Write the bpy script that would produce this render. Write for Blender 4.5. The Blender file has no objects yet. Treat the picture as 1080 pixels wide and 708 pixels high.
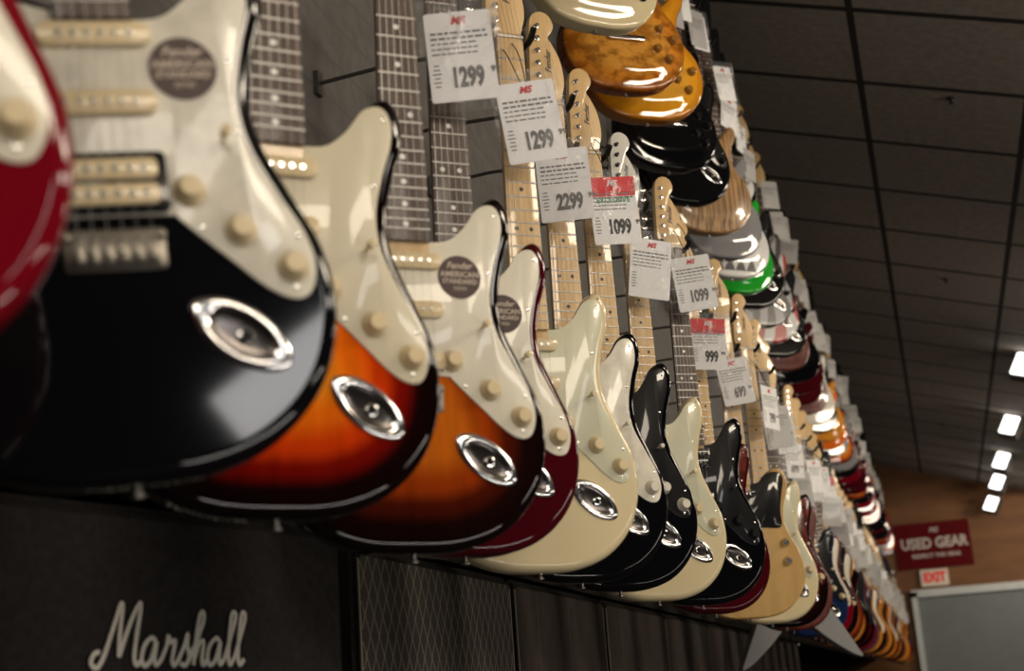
import bpy, bmesh, math, random
from mathutils import Vector, Matrix
from mathutils.geometry import delaunay_2d_cdt
random.seed(4)
CAMZ = 1.0
COL = bpy.context.scene.collection
bpy.context.scene.view_settings.view_transform = 'Standard'

# ------------------------------------------------------------ materials
def newmat(name):
    m = bpy.data.materials.new(name); m.use_nodes = True
    nt = m.node_tree; b = nt.nodes['Principled BSDF']
    return m, nt, b
def simple(name, col, rough=0.5, metal=0.0, coat=0.0, noise=0.06, nscale=8.0, emit=0.0, alpha=1.0, trans=0.0, spec=.5, crough=.04):
    m, nt, b = newmat(name)
    n = nt.nodes.new('ShaderNodeTexNoise'); n.inputs['Scale'].default_value = nscale
    tc = nt.nodes.new('ShaderNodeTexCoord'); nt.links.new(tc.outputs['Object'], n.inputs['Vector'])
    r = nt.nodes.new('ShaderNodeValToRGB')
    c = Vector(col)
    r.color_ramp.elements[0].position = .3; r.color_ramp.elements[1].position = .7
    r.color_ramp.elements[0].color = (*(c*(1-noise)), 1)
    r.color_ramp.elements[1].color = (*[min(1, v*(1+noise)) for v in c], 1)
    nt.links.new(n.outputs['Fac'], r.inputs['Fac']); nt.links.new(r.outputs['Color'], b.inputs['Base Color'])
    b.inputs['Roughness'].default_value = rough; b.inputs['Metallic'].default_value = metal
    b.inputs['Coat Weight'].default_value = coat; b.inputs['Coat Roughness'].default_value = crough
    b.inputs['Specular IOR Level'].default_value = spec
    if emit: 
        nt.links.new(r.outputs['Color'], b.inputs['Emission Color']); b.inputs['Emission Strength'].default_value = emit
    b.inputs['Alpha'].default_value = alpha
    b.inputs['Transmission Weight'].default_value = trans
    return m
def lacquer(name, col, rough=.4, metal=0.0, crough=.04):
    return simple(name, col, rough, metal, 1.0, .04, 3, spec=.0, crough=crough)
def burst(name, stops, rough=.4, grain=.25, wavescale=40, fig=0.0):
    m, nt, b = newmat(name)
    a = nt.nodes.new('ShaderNodeAttribute'); a.attribute_name = 'rim'
    mul = nt.nodes.new('ShaderNodeMath'); mul.operation = 'MULTIPLY'; mul.inputs[1].default_value = 8.0
    nt.links.new(a.outputs['Fac'], mul.inputs[0])
    r = nt.nodes.new('ShaderNodeValToRGB'); el = r.color_ramp.elements
    r.color_ramp.interpolation = 'EASE'
    while len(el) < len(stops): el.new(.5)
    for e, (p, c) in zip(el, stops):
        e.position = min(1, p*8); e.color = (*c, 1)
    nt.links.new(mul.outputs[0], r.inputs['Fac'])
    tc = nt.nodes.new('ShaderNodeTexCoord'); mp = nt.nodes.new('ShaderNodeMapping')
    mp.inputs['Scale'].default_value = (8, 8, .8) if fig == 0 else (2.2, 1, 3.5)
    nt.links.new(tc.outputs['Object'], mp.inputs['Vector'])
    n = nt.nodes.new('ShaderNodeTexNoise'); n.inputs['Scale'].default_value = wavescale/4
    n.inputs['Detail'].default_value = 2 if fig else 4
    nt.links.new(mp.outputs[0], n.inputs['Vector'])
    mix = nt.nodes.new('ShaderNodeMixRGB'); mix.blend_type = 'MULTIPLY'; mix.inputs['Fac'].default_value = max(grain, fig)
    gr = nt.nodes.new('ShaderNodeValToRGB'); gr.color_ramp.elements[0].position = .38; gr.color_ramp.elements[1].position = .6
    gr.color_ramp.elements[0].color = (.35, .25, .15, 1); gr.color_ramp.elements[1].color = (1, 1, 1, 1)
    nt.links.new(n.outputs['Fac'], gr.inputs['Fac'])
    nt.links.new(r.outputs['Color'], mix.inputs['Color1']); nt.links.new(gr.outputs['Color'], mix.inputs['Color2'])
    nt.links.new(mix.outputs[0], b.inputs['Base Color'])
    b.inputs['Roughness'].default_value = rough; b.inputs['Coat Weight'].default_value = 1; b.inputs['Coat Roughness'].default_value = .035
    b.inputs['Specular IOR Level'].default_value = .0
    return m
def wood(name, c1, c2, scale=(10, 10, 1), nscale=6, rough=.45, coat=.3):
    m, nt, b = newmat(name)
    tc = nt.nodes.new('ShaderNodeTexCoord'); mp = nt.nodes.new('ShaderNodeMapping'); mp.inputs['Scale'].default_value = scale
    nt.links.new(tc.outputs['Object'], mp.inputs['Vector'])
    n = nt.nodes.new('ShaderNodeTexNoise'); n.inputs['Scale'].default_value = nscale; n.inputs['Detail'].default_value = 5
    nt.links.new(mp.outputs[0], n.inputs['Vector'])
    r = nt.nodes.new('ShaderNodeValToRGB'); r.color_ramp.elements[0].position = .35; r.color_ramp.elements[1].position = .65
    r.color_ramp.elements[0].color = (*c1, 1); r.color_ramp.elements[1].color = (*c2, 1)
    nt.links.new(n.outputs['Fac'], r.inputs['Fac']); nt.links.new(r.outputs['Color'], b.inputs['Base Color'])
    b.inputs['Roughness'].default_value = rough; b.inputs['Coat Weight'].default_value = coat
    return m
def mathnode(nt):
    def M(op, a, bb=None):
        x = nt.nodes.new('ShaderNodeMath'); x.operation = op
        for i, v in enumerate((a, bb)):
            if v is None: continue
            if isinstance(v, (int, float)): x.inputs[i].default_value = v
            else: nt.links.new(v, x.inputs[i])
        return x.outputs[0]
    return M
def grid_mat(name, base, line, ax, per, off, width, rough=.8, bump=.0, mott=.12):
    m, nt, b = newmat(name)
    tc = nt.nodes.new('ShaderNodeTexCoord'); sp = nt.nodes.new('ShaderNodeSeparateXYZ')
    nt.links.new(tc.outputs['Object'], sp.inputs[0])
    M = mathnode(nt)
    tot = None
    for a, p, o, w in zip(ax, per, off, width):
        src = sp.outputs[a] if isinstance(a, int) else M('ADD', M('MULTIPLY', sp.outputs[a[0]], a[1]), M('MULTIPLY', sp.outputs[a[2]], a[3]))
        d = M('PINGPONG', M('SUBTRACT', src, o), p/2)
        l = M('LESS_THAN', d, w/2)
        tot = l if tot is None else M('MAXIMUM', tot, l)
    n = nt.nodes.new('ShaderNodeTexNoise'); n.inputs['Scale'].default_value = 30; n.inputs['Detail'].default_value = 6
    nt.links.new(tc.outputs['Object'], n.inputs['Vector'])
    r = nt.nodes.new('ShaderNodeValToRGB'); c = Vector(base)
    r.color_ramp.elements[0].color = (*(c*(1-mott)), 1); r.color_ramp.elements[1].color = (*(c*(1+mott)), 1)
    r.color_ramp.elements[0].position = .35; r.color_ramp.elements[1].position = .65
    nt.links.new(n.outputs['Fac'], r.inputs['Fac'])
    mix = nt.nodes.new('ShaderNodeMixRGB'); nt.links.new(tot, mix.inputs['Fac'])
    nt.links.new(r.outputs['Color'], mix.inputs['Color1']); mix.inputs['Color2'].default_value = (*line, 1)
    nt.links.new(mix.outputs[0], b.inputs['Base Color'])
    b.inputs['Roughness'].default_value = rough; b.inputs['Specular IOR Level'].default_value = .2
    return m

CHROME = simple('chrome', (.72, .71, .69), .16, 1.0)
SATIN = simple('polished_plate', (.80, .79, .78), .14, 1.0)
SHADECHROME = simple('shaded_recess_chrome', (.11, .10, .095), .2, 1.0)  # recess shade put into the colour, as the modelled bowl is shallow
BRIDGEM = simple('bridge_steel', (.17, .155, .13), .32, 1.0)
STEEL = simple('string_steel', (.45, .43, .40), .35, 1.0)
BLACKMETAL = simple('black_metal', (.012, .012, .012), .4, .3)
BLACKPL = simple('black_plastic', (.012, .012, .013), .3, 0, .5, spec=.1)
CREAM = simple('aged_cream_plastic', (.72, .58, .34), .3, 0, .4)
WHITEPL = simple('white_plastic', (.75, .70, .56), .3, 0, .4)
MINT = simple('mint_white_plastic', (.62, .61, .44), .3, 0, .4)
PARCH = simple('parchment_plastic', (.68, .61, .44), .3, 0, .4)
PEARL = simple('pearl_white_plastic', (.75, .71, .59), .25, 0, .5, .12, 40)
TORT = simple('tortoise_plastic', (.12, .02, .012), .2, 0, .8, .7, 50)
RED_STICK = simple('brown_sticker', (.06, .03, .026), .5)
INK_CREAM = simple('cream_ink', (.6, .5, .4), .6)
CARD = simple('white_card', (.86, .86, .86), .6, 0, 0, .03, spec=.2)
CARD2 = simple('dull_white_card', (.42, .41, .40), .5, 0, .3, .1)
INK = simple('grey_ink', (.16, .155, .155), .6)
INKB = simple('black_ink', (.03, .03, .03), .6)
INKR = simple('red_ink', (.62, .02, .03), .5)
GREENINK = simple('green_ink', (.03, .25, .13), .5)
REDCARD = simple('red_card', (.70, .010, .018), .5, spec=.2)
def sleeve_mat(name, off):
    m, nt, b = newmat(name)
    tc = nt.nodes.new('ShaderNodeTexCoord'); mp = nt.nodes.new('ShaderNodeMapping'); mp.inputs['Location'].default_value = off
    nt.links.new(tc.outputs['Object'], mp.inputs['Vector'])
    n = nt.nodes.new('ShaderNodeTexNoise'); n.inputs['Scale'].default_value = 15; n.inputs['Detail'].default_value = 2
    n.inputs['Distortion'].default_value = 1.5
    nt.links.new(mp.outputs[0], n.inputs['Vector'])
    bp = nt.nodes.new('ShaderNodeBump'); bp.inputs['Strength'].default_value = .9; bp.inputs['Distance'].default_value = .03
    nt.links.new(n.outputs['Fac'], bp.inputs['Height']); nt.links.new(bp.outputs[0], b.inputs['Normal'])
    r = nt.nodes.new('ShaderNodeValToRGB'); r.color_ramp.elements[0].position = .55; r.color_ramp.elements[1].position = .72
    r.color_ramp.elements[0].color = (.09, .09, .09, 1); r.color_ramp.elements[1].color = (.42, .42, .42, 1)
    # keep the lower, printed-price half of the pouch clearer
    sp = nt.nodes.new('ShaderNodeSeparateXYZ'); nt.links.new(tc.outputs['Object'], sp.inputs[0])
    mr = nt.nodes.new('ShaderNodeMapRange'); mr.inputs['From Min'].default_value = -.02; mr.inputs['From Max'].default_value = .03
    mr.inputs['To Min'].default_value = .35; mr.inputs['To Max'].default_value = 1
    nt.links.new(sp.outputs[2], mr.inputs['Value'])
    mu = nt.nodes.new('ShaderNodeMath'); mu.operation = 'MULTIPLY'
    nt.links.new(n.outputs['Fac'], r.inputs['Fac']); nt.links.new(r.outputs['Color'], mu.inputs[0]); nt.links.new(mr.outputs[0], mu.inputs[1])
    nt.links.new(mu.outputs[0], b.inputs['Alpha'])
    b.inputs['Base Color'].default_value = (.95, .95, .95, 1); b.inputs['Roughness'].default_value = .1
    b.inputs['Specular IOR Level'].default_value = .9; b.inputs['Coat Weight'].default_value = 1
    return m
SLEEVES = [sleeve_mat('clear_plastic_sleeve', (k*.37, 0, k*.53)) for k in range(3)]
MAPLE = wood('maple_wood', (.62, .40, .17), (.74, .51, .25), coat=.6)
MAPLEHEAD = wood('maple_headstock_wood', (.60, .38, .15), (.72, .49, .23), coat=.6)
ROSE = wood('rosewood', (.05, .03, .022), (.10, .062, .045), (30, 30, 3), coat=.1)
NUTM = simple('bone_white', (.8, .75, .62), .4)
DOTB = simple('black_inlay', (.03, .03, .03), .4)
DOTW = simple('pearl_inlay', (.75, .73, .68), .3)

# ------------------------------------------------------------ mesh helpers
def smooth_closed(pts, n=5):
    out = []; L = len(pts)
    for i in range(L):
        p0, p1, p2, p3 = [Vector(pts[(i+k-1) % L]) for k in range(4)]
        for s in range(n):
            t = s/n
            out.append(.5*((2*p1)+(-p0+p2)*t+(2*p0-5*p1+4*p2-p3)*t*t+(-p0+3*p1-3*p2+p3)*t**3))
    return out
def smooth_open(pts, n=6):
    P = [Vector(p) for p in pts]; P = [P[0]*2-P[1]]+P+[P[-1]*2-P[-2]]; out = []
    for i in range(1, len(P)-2):
        p0, p1, p2, p3 = P[i-1:i+3]
        for s in range(n):
            t = s/n
            out.append(.5*((2*p1)+(-p0+p2)*t+(2*p0-5*p1+4*p2-p3)*t*t+(-p0+3*p1-3*p2+p3)*t**3))
    out.append(P[-2]); return out
def area2(p): return sum(p[i].x*p[(i+1) % len(p)].y-p[(i+1) % len(p)].x*p[i].y for i in range(len(p)))
def inset(pts, d):
    L = len(pts); out = []
    for i in range(L):
        t = (pts[(i+1) % L]-pts[i-1]).normalized()
        out.append(pts[i]+Vector((-t.y, t.x))*d)
    return out
def segdist(p, a, b):
    ab = b-a; l = ab.length_squared
    t = 0 if l == 0 else max(0, min(1, (p-a).dot(ab)/l))
    return (p-(a+ab*t)).length
def finish(bm, name, nslots=1, smooth=True):
    bmesh.ops.recalc_face_normals(bm, faces=bm.faces)
    me = bpy.data.meshes.new(name); bm.to_mesh(me); bm.free()
    for i in range(nslots): me.materials.append(None)
    if smooth:
        me.shade_smooth()
        try: me.set_sharp_from_angle(angle=math.radians(40))
        except Exception: pass
    return me
def body_mesh(name, cm_pts, thick=4.4, r=1.2, dome=0.0, n=5):
    o = smooth_closed(cm_pts, n)
    o = [v*.01 for v in o]
    if area2(o) < 0: o.reverse()
    T = thick*.01; r *= .01
    bm = bmesh.new(); rings = []
    K = 6
    specs = []
    for k in range(K, -1, -1):
        a = k/K*math.pi/2; specs.append((r*(1-math.cos(a)), -(T/2-r+r*math.sin(a))))
    for k in range(0, K+1):
        a = k/K*math.pi/2; specs.append((r*(1-math.cos(a)), (T/2-r+r*math.sin(a))))
    for ins, y in specs:
        rings.append([bm.verts.new((p.x, y, p.y)) for p in inset(o, ins)])
    L = len(o)
    for a, b in zip(rings, rings[1:]):
        for i in range(L):
            bm.faces.new((a[i], a[(i+1) % L], b[(i+1) % L], b[i]))
    ino = inset(o, r)
    xs = [p.x for p in o]; zs = [p.y for p in o]
    extra = []
    step = .013
    def inside(p):
        c = False
        for i in range(L):
            a, b = o[i], o[(i+1) % L]
            if (a.y > p.y) != (b.y > p.y) and p.x < (b.x-a.x)*(p.y-a.y)/(b.y-a.y)+a.x: c = not c
        return c
    x = min(xs)
    while x < max(xs):
        z = min(zs)
        while z < max(zs):
            p = Vector((x, z))
            if inside(p) and min(segdist(p, o[i], o[(i+1) % L]) for i in range(L)) > r+.006: extra.append(p)
            z += step
        x += step
    vs, es, fs, *_ = delaunay_2d_cdt(ino+extra, [], [list(range(L))], 1, 1e-6)
    for y in (-T/2, T/2):
        nv = [bm.verts.new((v.x, y, v.y)) for v in vs]
        for f in fs:
            try: bm.faces.new([nv[i] for i in f])
            except ValueError: pass
    bmesh.ops.remove_doubles(bm, verts=bm.verts, dist=2e-5)
    bm.verts.ensure_lookup_table()
    lay = bm.verts.layers.float.new('rim')
    for v in bm.verts:
        p = Vector((v.co.x, v.co.z)); d = min(segdist(p, o[i], o[(i+1) % L]) for i in range(L))
        v[lay] = d
        if dome and v.co.y < -T/2+.002:
            t = max(0, min(1, (d-r)/.055)); v.co.y -= dome*.01*t*t*(3-2*t)
    bmesh.ops.recalc_face_normals(bm, faces=bm.faces)
    me = bpy.data.meshes.new(name); bm.to_mesh(me); bm.free(); me.materials.append(None); me.shade_smooth()
    nrm = []
    for v in me.vertices:
        if abs(v.co.y-T/2) < 1e-5: nrm.append((0, 1, 0))
        elif abs(v.co.y+T/2) < 1e-5 and not dome: nrm.append((0, -1, 0))
        else: nrm.append(tuple(v.normal))
    me.normals_split_custom_set_from_vertices(nrm)
    return me
def prism_into(bm, pts, y0, y1, mi=0, bev=0.0):
    pts = [Vector(p) for p in pts]
    if area2(pts) < 0: pts.reverse()
    if bev:
        rs = [(0, y1), (0, y0+bev), (bev*.3, y0+bev*.3), (bev, y0)]
    else: rs = [(0, y1), (0, y0)]
    rings = [[bm.verts.new((p.x, y, p.y)) for p in (inset(pts, i) if i else pts)] for i, y in rs]
    L = len(pts)
    for a, b in zip(rings, rings[1:]):
        for i in range(L):
            f = bm.faces.new((a[i], a[(i+1) % L], b[(i+1) % L], b[i])); f.material_index = mi
    for rg in (rings[0], rings[-1]):
        f = bm.faces.new(rg); f.material_index = mi
def cm(pts): return [(p[0]*.01, p[1]*.01) for p in pts]
def rrect(cx, cz, w, h, r, rot=0, n=4):
    o = []
    for qx, qz, a0 in ((1, 1, 0), (-1, 1, 90), (-1, -1, 180), (1, -1, 270)):
        for k in range(n+1):
            a = math.radians(a0+90*k/n)
            o.append(((w/2-r)*qx+r*math.cos(a), (h/2-r)*qz+r*math.sin(a)))
    c, s = math.cos(rot), math.sin(rot)
    return [(cx+x*c-z*s, cz+x*s+z*c) for x, z in o]
def circ(cx, cz, r, n=16, sx=1, rot=0):
    o = [(r*sx*math.cos(2*math.pi*k/n), r*math.sin(2*math.pi*k/n)) for k in range(n)]
    c, s = math.cos(rot), math.sin(rot)
    return [(cx+x*c-z*s, cz+x*s+z*c) for x, z in o]
def prism(name, shapes, nslots=1):
    bm = bmesh.new()
    for s in shapes: prism_into(bm, cm(s[0]), s[1]*.01, s[2]*.01, s[3] if len(s) > 3 else 0, (s[4] if len(s) > 4 else 0)*.01)
    return finish(bm, name, nslots)
def box_into(bm, c, s, mi=0):
    vs = [bm.verts.new((c[0]+s[0]*x/2, c[1]+s[1]*y/2, c[2]+s[2]*z/2)) for x in (-1, 1) for y in (-1, 1) for z in (-1, 1)]
    for q in ((0, 1, 3, 2), (4, 6, 7, 5), (0, 4, 5, 1), (2, 3, 7, 6), (0, 2, 6, 4), (1, 5, 7, 3)):
        f = bm.faces.new([vs[i] for i in q]); f.material_index = mi
def lathe_into(bm, prof, origin, axis='y', n=20, mi=0, sx=1.0, caps=(1, 1), pw=1.0):
    rings = []
    for r, h in prof:
        rg = []
        for k in range(n):
            a = 2*math.pi*k/n; u, v = r*math.cos(a)*sx, r*math.copysign(abs(math.sin(a))**pw, math.sin(a))
            if axis == 'y': p = (u, h, v)
            elif axis == 'z': p = (u, v, h)
            else: p = (h, u, v)
            rg.append(bm.verts.new((p[0]+origin[0], p[1]+origin[1], p[2]+origin[2])))
        rings.append(rg)
    for a, b in zip(rings, rings[1:]):
        for i in range(n):
            f = bm.faces.new((a[i], a[(i+1) % n], b[(i+1) % n], b[i])); f.material_index = mi
    for rg, c in zip((rings[0], rings[-1]), caps):
        if not c: continue
        f = bm.faces.new(rg); f.material_index = mi
def tube_into(bm, pts, r, n=6, mi=0):
    pts = [Vector(p) for p in pts]; prev = None; rings = []
    for i, p in enumerate(pts):
        t = (pts[min(i+1, len(pts)-1)]-pts[max(i-1, 0)]).normalized()
        ref = Vector((0, 0, 1)) if abs(t.z) < .9 else Vector((1, 0, 0))
        if prev is not None: ref = prev
        u = t.cross(ref).normalized(); v = u.cross(t).normalized(); prev = v
        rings.append([bm.verts.new(p+(u*math.cos(2*math.pi*k/n)+v*math.sin(2*math.pi*k/n))*r) for k in range(n)])
    for a, b in zip(rings, rings[1:]):
        for i in range(n):
            f = bm.faces.new((a[i], a[(i+1) % n], b[(i+1) % n], b[i])); f.material_index = mi
    for rg in (rings[0], rings[-1]):
        f = bm.faces.new(rg); f.material_index = mi
def text_mesh(txt, size, align='CENTER', bold=0.0, ext=0.0003, y=0.0, sx=1.0, shear=0.0):
    cu = bpy.data.curves.new('txt', 'FONT'); cu.body = txt; cu.size = size; cu.align_x = align; cu.align_y = 'CENTER'
    cu.offset = bold; cu.extrude = ext; cu.shear = shear; cu.resolution_u = 3
    ob = bpy.data.objects.new('txt', cu); COL.objects.link(ob)
    bpy.context.view_layer.update()
    me = bpy.data.meshes.new_from_object(ob.evaluated_get(bpy.context.evaluated_depsgraph_get()))
    bpy.data.objects.remove(ob); bpy.data.curves.remove(cu)
    for v in me.vertices:
        x, yy, z = v.co; v.co = (x*sx, y-z, yy)
    me.materials.clear(); me.materials.append(None)
    return me
def join_meshes(name, items, nslots):
    bm = bmesh.new()
    for me, off, sl in items:
        n0 = len(bm.verts); f0 = len(bm.faces)
        bm.from_mesh(me); bm.verts.ensure_lookup_table(); bm.faces.ensure_lookup_table()
        for v in bm.verts[n0:]: v.co += Vector(off)
        for f in bm.faces[f0:]: f.material_index = sl
    me = bpy.data.meshes.new(name); bm.to_mesh(me); bm.free()
    for i in range(nslots): me.materials.append(None)
    return me
def place(name, me, mats=None, parent=None, loc=(0, 0, 0), rot=(0, 0, 0)):
    ob = bpy.data.objects.new(name, me); COL.objects.link(ob)
    ob.location = loc; ob.rotation_euler = rot
    if parent: ob.parent = parent
    if me is not None and mats:
        for i, m in enumerate(mats):
            if i < len(ob.material_slots):
                ob.material_slots[i].link = 'OBJECT'; ob.material_slots[i].material = m
    return ob
def root(name, label, cat, loc, rot=(0, 0, 0), group=None):
    e = place(name, None, None, None, loc, rot); e.empty_display_size = .05
    e['label'] = label; e['category'] = cat
    if group: e['group'] = group
    return e

# ------------------------------------------------------------ guitar meshes
STRAT = [(0, 0), (5.5, .3), (10.5, 2.2), (14.3, 6), (16.1, 11.2), (15.8, 16.5), (13.8, 21.3), (12.0, 25.5), (11.5, 29), (12.2, 33), (13.4, 37), (13.3, 40.2), (12.2, 41.9), (10.7, 41.5), (9, 39), (7.2, 36.6), (5.2, 35.2), (3, 35),
         (0, 36), (-3, 37.4), (-4.8, 38.2), (-6.5, 40.2), (-8.2, 43.3), (-10, 46), (-12, 47), (-13.6, 46), (-14.2, 43), (-13.2, 38.5), (-12, 33), (-11.7, 28.5), (-12.8, 24), (-14.9, 18.8), (-16.2, 13.2), (-15.4, 7.6), (-12, 3), (-6.5, .5)]
TELE = [(0, 0), (6, .3), (11, 2.4), (14.8, 6.8), (16, 12), (15, 17.5), (12.8, 22), (11.7, 26), (12.2, 30), (13.5, 34), (13.6, 37.5), (12, 39.8), (9.7, 39.6), (7.6, 37.6), (5.5, 35.4), (3, 35), (0, 36.5), (-3, 38), (-4.5, 38.8), (-7.5, 39.8), (-10.8, 39), (-12.9, 36), (-13, 32), (-11.9, 28), (-11.8, 24), (-13.2, 19.5), (-15.6, 14), (-15.5, 8), (-12, 2.8), (-6, .3)]
LP = [(0, 0), (5.5, .3), (11.3, 2.2), (15.5, 6.8), (16.8, 12.5), (15.3, 18.5), (12, 23), (10.7, 27), (11.3, 31), (13, 34.4), (13.2, 37.2), (11.6, 38.8), (9.5, 37.2), (7.3, 34.6), (5, 33.2), (3, 33.4), (0, 36), (-3, 38.4), (-5, 39.9), (-8.2, 40.5), (-11.2, 38.8), (-12.5, 35), (-11.5, 30.8), (-10.8, 27), (-12, 23), (-15.3, 18.5), (-16.8, 12.5), (-15.5, 6.8), (-11.3, 2.2), (-5.5, .3)]
vr = [(2.6, 41), (4.6, 39.5), (6, 35), (8.5, 23), (15.2, 10.0), (22.6, -3.4), (24.3, -6.8), (23.6, -7.2), (20.0, -5.6), (14.5, -1.8), (9.5, 2.2), (5.5, 6.0), (1.8, 9.8)]
FLYV = [(0, 10.8)]+[p for p in reversed(vr)]+[(-x, z) for x, z in vr]
BODY = {'strat': body_mesh('strat_body', STRAT, r=1.35), 'tele': body_mesh('tele_body', TELE, r=.6), 'lp': body_mesh('single_cut_body', LP, 5.0, 1.0, 1.0),
        'v': body_mesh('v_body', FLYV, 4.0, .3)}
GUARD = [(0, 35.9), (2.5, 35.6), (5.2, 35.9), (7.3, 37.6), (9.1, 40), (10.9, 40.6), (11.9, 39.4), (11.9, 36.8), (10.7, 32.8), (10.0, 29), (10.5, 25.3), (12.3, 21.5), (14.1, 18), (14.7, 15.2), (14.0, 13), (12.5, 12.7), (10.6, 13.8), (8.4, 15.9), (6.2, 18), (4.8, 19.4), (4.3, 19.7), (0, 19.8), (-4.3, 19.7), (-4.9, 19.2), (-6, 18.7), (-8.3, 19.5), (-10.3, 22.2), (-10.9, 26), (-10.4, 30), (-10.6, 34), (-11.3, 38), (-11.2, 40.5), (-10, 41), (-8.5, 40), (-6.8, 38), (-4.8, 36.9), (-2.5, 36.3)]
def sc(p, n=5): return [(v.x, v.y) for v in smooth_closed(p, n)]
SCREWS = [(circ(x, z, .22, 8), -2.5, -2.38, 1, .03) for x, z in [(11.2, 39.3), (9.9, 32.2), (10.0, 26.2), (13.6, 17.6), (13.0, 13.5), (6.4, 18.6), (-5.6, 19.4), (-10.2, 24.5), (-10, 31), (-10.7, 38.8), (3.6, 20.4)]]
M_GUARD = prism('pickguard', [(sc(GUARD), -2.42, -2.2, 0, .06)]+SCREWS, 2)
TGUARD = [(3, 36), (5.4, 36.2), (7.3, 38), (9.7, 38.9), (11.8, 38.5), (12.5, 36.5), (11.6, 32.5), (10.8, 28), (10.9, 25), (10, 23.6), (6, 23.8), (4.6, 23.4), (3.6, 20.8), (0, 20.6), (-3.6, 20.8), (-4.6, 23.2), (-7.4, 24.2), (-9.8, 27), (-10.4, 31), (-10.5, 35), (-8.6, 37.3), (-5, 37.6), (-3, 37.2), (0, 36.5)]
M_TGUARD = prism('pickguard', [(sc(TGUARD), -2.42, -2.2, 0, .06)], 2)
def sc_pickup():
    sh = [(rrect(0, 0, 8.4, 1.9, .9), -3.0, -2.35, 0, .12)]
    for i in range(6): sh.append((circ(-2.6+i*1.04, 0, .24, 10), -3.1, -2.9, 1))
    return prism('single_coil_pickup', sh, 2)
def hb_pickup():
    sh = [(rrect(0, 0, 8.6, 4.8, .5), -2.75, -2.2, 0, .06), (rrect(0, 1.0, 7.2, 1.6, .5), -3.1, -2.7, 1, .08), (rrect(0, -1.0, 7.2, 1.6, .5), -3.1, -2.7, 1, .08)]
    for i in range(6):
        for z in (1.0, -1.0): sh.append((circ(-2.6+i*1.04, z, .26, 10), -3.17, -3.0, 2))
    return prism('humbucker_pickup', sh, 3)
M_SC, M_HB = sc_pickup(), hb_pickup()
def bridge_mesh():
    sh = [(rrect(0, 17.2, 7.4, 3.2, .35), -2.45, -2.2, 0, .08)]
    for i in range(6): sh.append((rrect(-2.65+i*1.06, 17.0, .92, 2.0, .15), -2.85, -2.4, 0, .1))
    for x in (-3.4, 3.4): sh.append((circ(x, 18.2, .38, 14), -2.7, -2.2, 0, .1))
    return prism('bridge', sh)
M_BRIDGE = bridge_mesh()
def tom_mesh():
    sh = [(rrect(0, 18, 9, 1.2, .5), -4.2, -3.6, 0, .15), (rrect(0, 13.5, 10, 1.3, .6), -4.1, -3.5, 0, .15)]
    for x in (-3.8, 3.8): sh += [(circ(x, 18, .35, 10), -3.7, -2.2), (circ(x, 13.5, .4, 10), -3.7, -2.2)]
    return prism('bridge', sh)
M_TOM = tom_mesh()
def knob_mesh():
    bm = bmesh.new()
    lathe_into(bm, [(.0125, 0), (.0125, -.0015), (.0105, -.004), (.0092, -.0065), (.0088, -.0125), (.0076, -.014), (.002, -.0141)], (0, 0, 0), 'y', 24)
    return finish(bm, 'knob')
M_KNOB = knob_mesh()
def jack_mesh():
    bm = bmesh.new()
    lathe_into(bm, [(.0215, 0), (.0214, -.0014), (.0206, -.0026), (.0190, -.0034), (.0172, -.0038), (.0160, -.0036), (.0148, -.0028), (.0138, -.0018)], (0, 0, 0), 'y', 48, 0, 2.0, (0, 0), 1.12)
    lathe_into(bm, [(.0138, -.0018), (.0122, -.0012), (.0100, -.0008), (.0060, -.0005), (.0008, -.0004)], (0, 0, 0), 'y', 48, 1, 2.0, (0, 1), 1.12)
    return finish(bm, 'jack_plate', 2)
M_JACK = jack_mesh()
def jackhole():
    bm = bmesh.new()
    lathe_into(bm, [(.0058, -.0003), (.0058, -.0034), (.0045, -.0038), (.0043, -.0020)], (.004, 0, 0), 'y', 18, 0, 1, (0, 0))
    lathe_into(bm, [(.0043, -.0003), (.0043, -.0026), (.001, -.0026)], (.004, 0, 0), 'y', 14, 1)
    return finish(bm, 'jack_socket', 2)
M_JACKH = jackhole()
def switch_mesh():
    bm = bmesh.new(); tube_into(bm, [(0, 0, 0), (0, -.012, .001), (0, -.016, .0015)], .0018, 8)
    lathe_into(bm, [(.0015, -.010), (.0042, -.013), (.0042, -.022), (.001, -.0235)], (0, 0, .001), 'y', 12)
    return finish(bm, 'selector_switch')
M_SWITCH = switch_mesh()
NUTZ = 82.3
def neck_mesh():
    bm = bmesh.new(); rings = []
    for k in range(8):
        t = k/7; z = 33.5+(NUTZ+1-33.5)*t; w = 2.8-.7*t; d = 2.0-.3*t
        rg = []
        for j in range(13):
            a = math.pi*j/12
            rg.append(bm.verts.new((math.cos(a)*w*.01, (-2.75+abs(math.sin(a))**.8*d)*.01, z*.01)))
        rings.append(rg)
    for a, b in zip(rings, rings[1:]):
        for i in range(12): bm.faces.new((a[i], a[i+1], b[i+1], b[i]))
        bm.faces.new((a[12], a[0], b[0], b[12]))
    bm.faces.new(rings[0]); bm.faces.new(rings[-1])
    return finish(bm, 'neck')
M_NECK = neck_mesh()
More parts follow.
